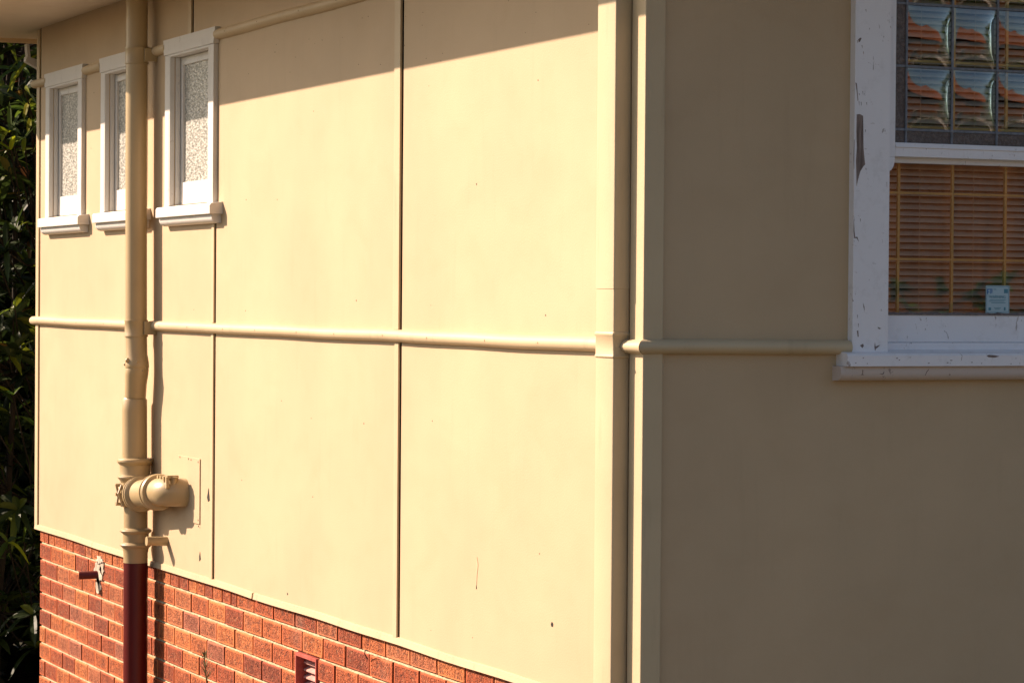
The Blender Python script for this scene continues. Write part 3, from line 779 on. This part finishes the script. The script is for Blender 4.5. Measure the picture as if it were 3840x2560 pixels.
m.tube([(CX-.086, 4.905, -.690), (CX-.074, 4.91, -.735), (CX-.084, 4.900, -.782)], .0055, 8); m.tube([(CX-.066, 4.885, -.692), (CX-.082, 4.88, -.730), (CX-.064, 4.872, -.785)], .006, 8)
m.build('clamp', 'beige_pipe', tee, smooth=30)

# ---- cover plate behind the elbow, little waste outlets, chips
m = MB(); m.box(-.0048, 0, 4.180, 4.492, -.817, -.538)
for yy, zz in ((4.20, -.552), (4.30, -.548), (4.335, -.546), (4.46, -.545), (4.195, -.80), (4.19, -.826)):
    m.ring([[(-.0062, yy+.0035*math.cos(a), zz+.0045*math.sin(a)) for a in [k*math.pi/4 for k in range(8)]], [(-.004, yy+.0035*math.cos(a), zz+.0045*math.sin(a)) for a in [k*math.pi/4 for k in range(8)]]], True, 1)
m.build('cover_plate', ['beige', 'dark'], house, bevel=.001)
def stub(y, z, L_, r, mat, dy=0, dz=0):
    m = MB(); n = 24; d = Vector((-L_, dy, dz)); p0 = Vector((.02, y-dy*.2, z)); p1 = Vector((0, y, z))+d
    m.tube([p0, p1, p1, p1-d*.6], [r, r, r*.80, r*.80], n, True); return m.build('waste_outlet', mat, house, smooth=35)
o = stub(4.657, -.930, .096, .0205, 'beige_pipe', 0, .004); o['label'] = 'short cream waste outlet below the branch'
o = stub(5.812, -1.188, .078, .0195, 'maroon', .03, -.004); o['label'] = 'short maroon waste outlet in the brickwork'
m = MB(); rp = random.Random(8)                              # cement smears round the maroon outlet
def smear(cy, cz, ry, rz, seed):
    rr = random.Random(seed); n = 22; pts = []
    for k in range(n):
        a = 2*math.pi*k/n; q = 1+.45*(rr.random()-.5)+(.35*rr.random() if k % 3 == 0 else 0); pts.append((cy+ry*q*math.cos(a), cz+rz*q*math.sin(a)))
    m.ring([[(BX-.0035, a, b) for a, b in pts], [(BX+.012, a, b) for a, b in pts]])
smear(5.80, -1.178, .065, .050, 1); smear(5.775, -1.118, .050, .020, 2); smear(5.735, -1.150, .030, .030, 3); smear(5.80, -1.238, .042, .035, 4)
m.build('cement_smear', 'putty', house)
m = MB()                                                    # flakes and pits in the side wall paint
def flk(pts, mi):
    m = MB(); m.ring([[(-.0012-.0004*(1-mi), a, b) for a, b in pts], [(.001, a, b) for a, b in pts]]); m.build('paint_chip', ['dark', 'beige_trim'][mi], house)
flk([(4.066, -.655), (4.050, -.705), (4.072, -.712), (4.085, -.695)], 0); flk([(4.180, -.935), (4.170, -.965), (4.188, -.975), (4.190, -.955)], 0)
flk([(1.205, -.69), (1.195, -.715), (1.203, -.745), (1.208, -.79), (1.214, -.745), (1.213, -.71)], 1)
flk([(1.208, -.782), (1.206, -.793), (1.210, -.795)], 0)
# ---- wall vent
m = MB(); y0, y1, z0, z1 = VENT
m.box(-.002, .07, y0, y1, z1-.014, z1); m.box(-.002, .07, y0, y1, z0, z0+.012)
m.box(-.002, .07, y0, y0+.009, z0+.0122, z1-.0142); m.box(-.002, .07, y1-.009, y1, z0+.0122, z1-.0142)
vent = m.build('wall_vent', 'terracotta', house, bevel=.001); vent['label'] = 'terracotta louvred vent brick'
m = MB(); m.box(.066, .069, y0+.009, y1-.009, z0+.012, z1-.014); m.build('vent_cavity', 'dark', vent)
m = MB(); z = z1-.034
while z > z0+.02:
    m.ring([[(.030, yy, z-.010), (.030, yy, z-.004), (.064, yy, z+.014), (.064, yy, z+.006)] for yy in (y0+.0095, y1-.0095)]); z -= .0285
m.build('louvre', 'louvre', vent)

# ================================================================== small loose things
m = MB()
pts = [(-.004, 2.18, -1.145), (-.018, 2.175, -1.125), (-.026, 2.15, -1.108), (-.030, 2.125, -1.104), (-.026, 2.105, -1.108)]
m.tube(pts, [.0022, .002, .002, .0018, .0012], 6)
tag(m.build('bent_twig', 'bark', smooth=60), 'thin dark bent twig stuck in a mortar joint below the wide panel joint', 'twig')
wd = empty('weed', (-.32, 3.06, -2.4)); tag(wd, 'spindly weed with needle leaves growing in front of the brick base', 'weed')
m = MB(); rw = random.Random(4)
stem = [(-.32+.015*math.sin(k*.9), 3.06+.01*math.cos(k), -2.4+1.165*k/12) for k in range(13)]
m.tube(stem, [.006-.0035*k/12 for k in range(13)], 7); m.build('stem', 'weed', wd, smooth=60)
m = MB()
def blade(mb_, p, d, L_, w, up=Vector((0, 0, 1)), droop=.0, t=.5, n=4, fold=.0):
    d = d.normalized(); s = d.cross(up)
    if s.length < .05: s = Vector((1, 0, 0))
    s.normalize(); nn = s.cross(d); prev = None; i0 = len(mb_.v)
    for k in range(n+1):
        f = k/n; c = p+d*(L_*f)-Vector((0, 0, 1))*(droop*L_*f*f); ww = w*math.sin(math.pi*min(.999, .08+.92*f))**.7*.5 if f < 1 else .0005
        mb_.v += [tuple(c-s*ww+nn*fold*ww), tuple(c), tuple(c+s*ww+nn*fold*ww)]
    for k in range(n):
        a = i0+3*k
        for q in (0, 1): mb_.f.append((a+q, a+q+1, a+q+4, a+q+3)); mb_.m.append(0); mb_.t.append(t)
for k in range(120):
    f = rw.random()**.6; p = Vector(stem[min(11, int(f*12))]).lerp(Vector(stem[min(12, int(f*12)+1)]), f*12 % 1)
    a = rw.uniform(0, 6.28); el = rw.uniform(.5, 1.2)
    blade(m, p, Vector((math.cos(a), math.sin(a), el)), rw.uniform(.03, .06), .0035, t=rw.random()*.9)
for k in range(14):
    a = rw.uniform(0, 6.28); blade(m, Vector(stem[-1]), Vector((math.cos(a)*.4, math.sin(a)*.4, 1)), rw.uniform(.02, .035), .004, t=rw.random()*.9)
m.build('leaves', 'weed', wd, rec=False)

# ================================================================== PLANTS behind the house
def whorl(mb_, p, ax, nl, L_, w, rr, droop=.35):
    ax = ax.normalized(); u = ax.orthogonal().normalized(); v = ax.cross(u)
    for k in range(nl):
        a = 2*math.pi*k/nl+rr.uniform(-.3, .3); el = rr.uniform(.15, 1.3)
        d = u*math.cos(a)+v*math.sin(a)+ax*el
        blade(mb_, p, d, L_*rr.uniform(.6, 1.15), w*rr.uniform(.8, 1.15), ax, rr.uniform(.1, droop*1.8), max(.001, rr.random()), 5, .25)
def plant(name, label, cat, base, nst, xr, yr, zr, nwh, L_, w, mat, seed, keep=lambda x, y: True, dr=.35):
    rr = random.Random(seed); root = empty(name, (base[0], base[1], -2.4)); tag(root, label, cat)
    mt = MB(); ml = MB(); tips = []
    while len(tips) < nwh:
        p = Vector((rr.uniform(*xr), rr.uniform(*yr), rr.uniform(*zr)))
        if keep(p.x, p.y): tips.append(p)
    bs = [Vector((base[0]+rr.uniform(-.25, .25), base[1]+rr.uniform(-.25, .25), -2.42)) for _ in range(nst)]
    tops = []
    for b in bs:
        e = b+Vector((rr.uniform(-.6, .6), rr.uniform(-.4, .4), (zr[1]+2.4)*rr.uniform(.75, .95)))
        if not keep(e.x, e.y): e = Vector((b.x, b.y, e.z))
        pts = [b.lerp(e, k/6)+Vector((rr.uniform(-.04, .04), rr.uniform(-.04, .04), 0)) for k in range(7)]
        mt.tube(pts, [.024-.014*k/6 for k in range(7)], 7); tops.append(pts)
    for p in tips:
        tr = min(tops, key=lambda t: min((q-p).length for q in t)); q = min(tr, key=lambda q: (q-p).length+max(0, q.z-p.z))
        mt.tube([q, (q+p)/2+Vector((0, 0, -.05)), p], [.007, .005, .004], 5, False)
        ax = Vector((rr.uniform(-.5, .5), rr.uniform(-.5, .5), rr.uniform(.1, 1)))
        whorl(ml, p, ax, rr.randint(8, 12), L_, w, rr, dr)
    mt.build('stem', 'bark', root, smooth=60); ml.build('foliage', mat, root, rec=False)
    return root
shr = plant('shrub', 'dark shrub with long glossy whorled leaves behind the house corner', 'shrub', (.35, 9.0), 4, (-.7, 1.3), (8.2, 9.9), (-2.0, 2.3), 620, .21, .048, 'leaf', 2, lambda x, y: x > 7.6-y, .45)
M['leaf_sunlit'] = leaf_mat('sunlit_yellow_green_leaf', (0.035, .07, .012), (0.11, .17, .02), .5, .4)  # lighter leaf colour, sunlight painted into the upper foliage
m = MB(); mt_ = MB(); ry = random.Random(12)
for k in range(16):
    p = Vector((ry.uniform(-.05, .50), ry.uniform(8.15, 8.6), ry.uniform(.35, 1.45)))
    mt_.tube([(.5, 9.0, p.z-.55), ((p.x+.5)/2, 8.7, p.z-.30), p], [.006, .005, .004], 5, False)
    whorl(m, p, Vector((ry.uniform(-.6, .1), ry.uniform(-.4, .3), ry.uniform(.3, 1))), ry.randint(5, 8), .19, .036, ry, .5)
for k in range(10):
    p = Vector((ry.uniform(-.05, .50), ry.uniform(8.15, 8.6), ry.uniform(-1.3, .3)))
    mt_.tube([(.5, 9.0, p.z-.55), ((p.x+.5)/2, 8.7, p.z-.30), p], [.006, .005, .004], 5, False)
    whorl(m, p, Vector((ry.uniform(-.6, .1), ry.uniform(-.4, .3), ry.uniform(.3, 1))), ry.randint(4, 6), .17, .03, ry, .5)
m.build('foliage', 'leaf_sunlit', shr, rec=False); mt_.build('twig', 'bark', shr, smooth=60)
plant('tree', 'dense dark leafy tree filling the gap behind the glossy shrub', 'tree', (.6, 11.2), 3, (-.2, 2.3), (10.2, 12.4), (-2.3, 3.2), 2000, .24, .11, 'leaf_dark', 7, lambda x, y: x > 7.2-y)
plant('tree', 'tall tree added out of view to shade the foliage behind the house', 'tree', (-1.8, 14.0), 3, (-4.2, .6), (12.9, 15.2), (-1.8, 3.7), 900, .28, .10, 'leaf_dark', 9)  # unseen tree, added to keep sun off the foliage
m = MB(); rf = random.Random(2); x = -6.0
while x < 8:
    m.box(x, x+.105, 16.0, 16.018, -2.4, -.45+rf.uniform(-.02, .02)); x += .112
m.box(-6, 8, 16.018, 16.06, -1.0, -.92); m.box(-6, 8, 16.018, 16.06, -2.1, -2.02)
tag(m.build('paling_fence', 'fence'), 'dark stained timber paling fence behind the rear trees', 'fence')

m = MB(); y = -2.0  # fence outside the view, added to cut fill light on the side wall
while y < 15.9:
    m.box(-4.62, -4.60, y, y+.105, -2.4, -.45+rf.uniform(-.02, .02)); y += .112
m.box(-4.66, -4.62, -2, 15.9, -1.0, -.92); m.box(-4.66, -4.62, -2, 15.9, -2.1, -2.02)
tag(m.build('paling_fence', 'fence'), 'unseen paling fence added along the side boundary to dim fill light on the sunny wall', 'fence')

# ================================================================== NEIGHBOUR, seen mirrored in the large window
nb = empty('neighbouring_house', (13, -24, -2.4)); tag(nb, 'orange walled neighbouring house with tiled roof mirrored in the leadlight window', 'house')
m = MB(); m.box(5.0, 21, -27, -21, -2.4, 2.7); m.build('wall', 'orange_wall', nb)
m = MB()
A_, B_, C_, D_ = (4.2, -20.6, 2.65), (21.6, -20.6, 2.65), (21.6, -28, 2.65), (4.2, -28, 2.65); R0, R1 = (8.6, -24, 4.5), (17, -24, 4.5)
m.poly([A_, B_, R1, R0]); m.poly([C_, D_, R0, R1]); m.poly([B_, C_, R1]); m.poly([D_, A_, R0]); m.poly([A_, D_, C_, B_])
m.poly([(11.2, -20.2, 2.6), (13.6, -20.2, 4.6), (16.0, -20.2, 2.6)]); m.poly([(11.2, -20.2, 2.6), (13.6, -20.2, 4.6), (13.6, -24, 4.5), (11.2, -24, 2.6)]); m.poly([(16.0, -20.2, 2.6), (13.6, -20.2, 4.6), (13.6, -24, 4.5), (16, -24, 2.6)])
m.build('roof', 'tile', nb, rec=True)
for x0, x1 in ((6.2, 7.6), (8.6, 10.4), (16.8, 18.6)):
    f = MB(); f.box(x0-.08, x1+.08, -20.98, -20.93, -.6, 1.1); fo = f.build('window', 'white', nb)
    f = MB(); f.box(x0, x1, -20.925, -20.92, -.5, 1.0); f.build('pane', 'dark', fo)
f = MB(); x = 8.0
while x < 19: f.box(x, x+.06, -19.6, -19.54, -1.6, -.7); x += .16
f.box(8, 19, -19.62, -19.52, -.7, -.62); f.build('verandah_rail', 'white', nb)
plant('shrub', 'leafy green garden shrub mirrored low in the large window', 'shrub', (9.5, -15.5), 4, (7.0, 12.2), (-16.5, -14.5), (-2.2, .35), 260, .22, .08, 'leaf_mid', 21)
fl = plant('flowering_shrub', 'flowering shrub with white blossom mirrored at the right of the large window', 'shrub', (12.6, -13.6), 4, (11.9, 14.2), (-14.2, -12.8), (-2.2, 1.9), 240, .16, .06, 'leaf_mid', 22)
m = MB(); rr = random.Random(5)
for k in range(420):
    p = Vector((rr.uniform(11.7, 14.2), rr.uniform(-12.9, -12.3), rr.uniform(-1.2, 2.0)))
    for q in range(4): blade(m, p, Vector((rr.uniform(-1, 1), rr.uniform(-.2, 1), rr.uniform(-1, 1))), .06, .045, t=.5, n=2)
m.build('blossom', 'petal', fl, rec=False)
plant('tree', 'round green tree mirrored behind the neighbouring roof', 'tree', (17.5, -16.5), 3, (16, 19.5), (-18, -15), (-1, 5.0), 420, .35, .14, 'leaf_mid', 25)
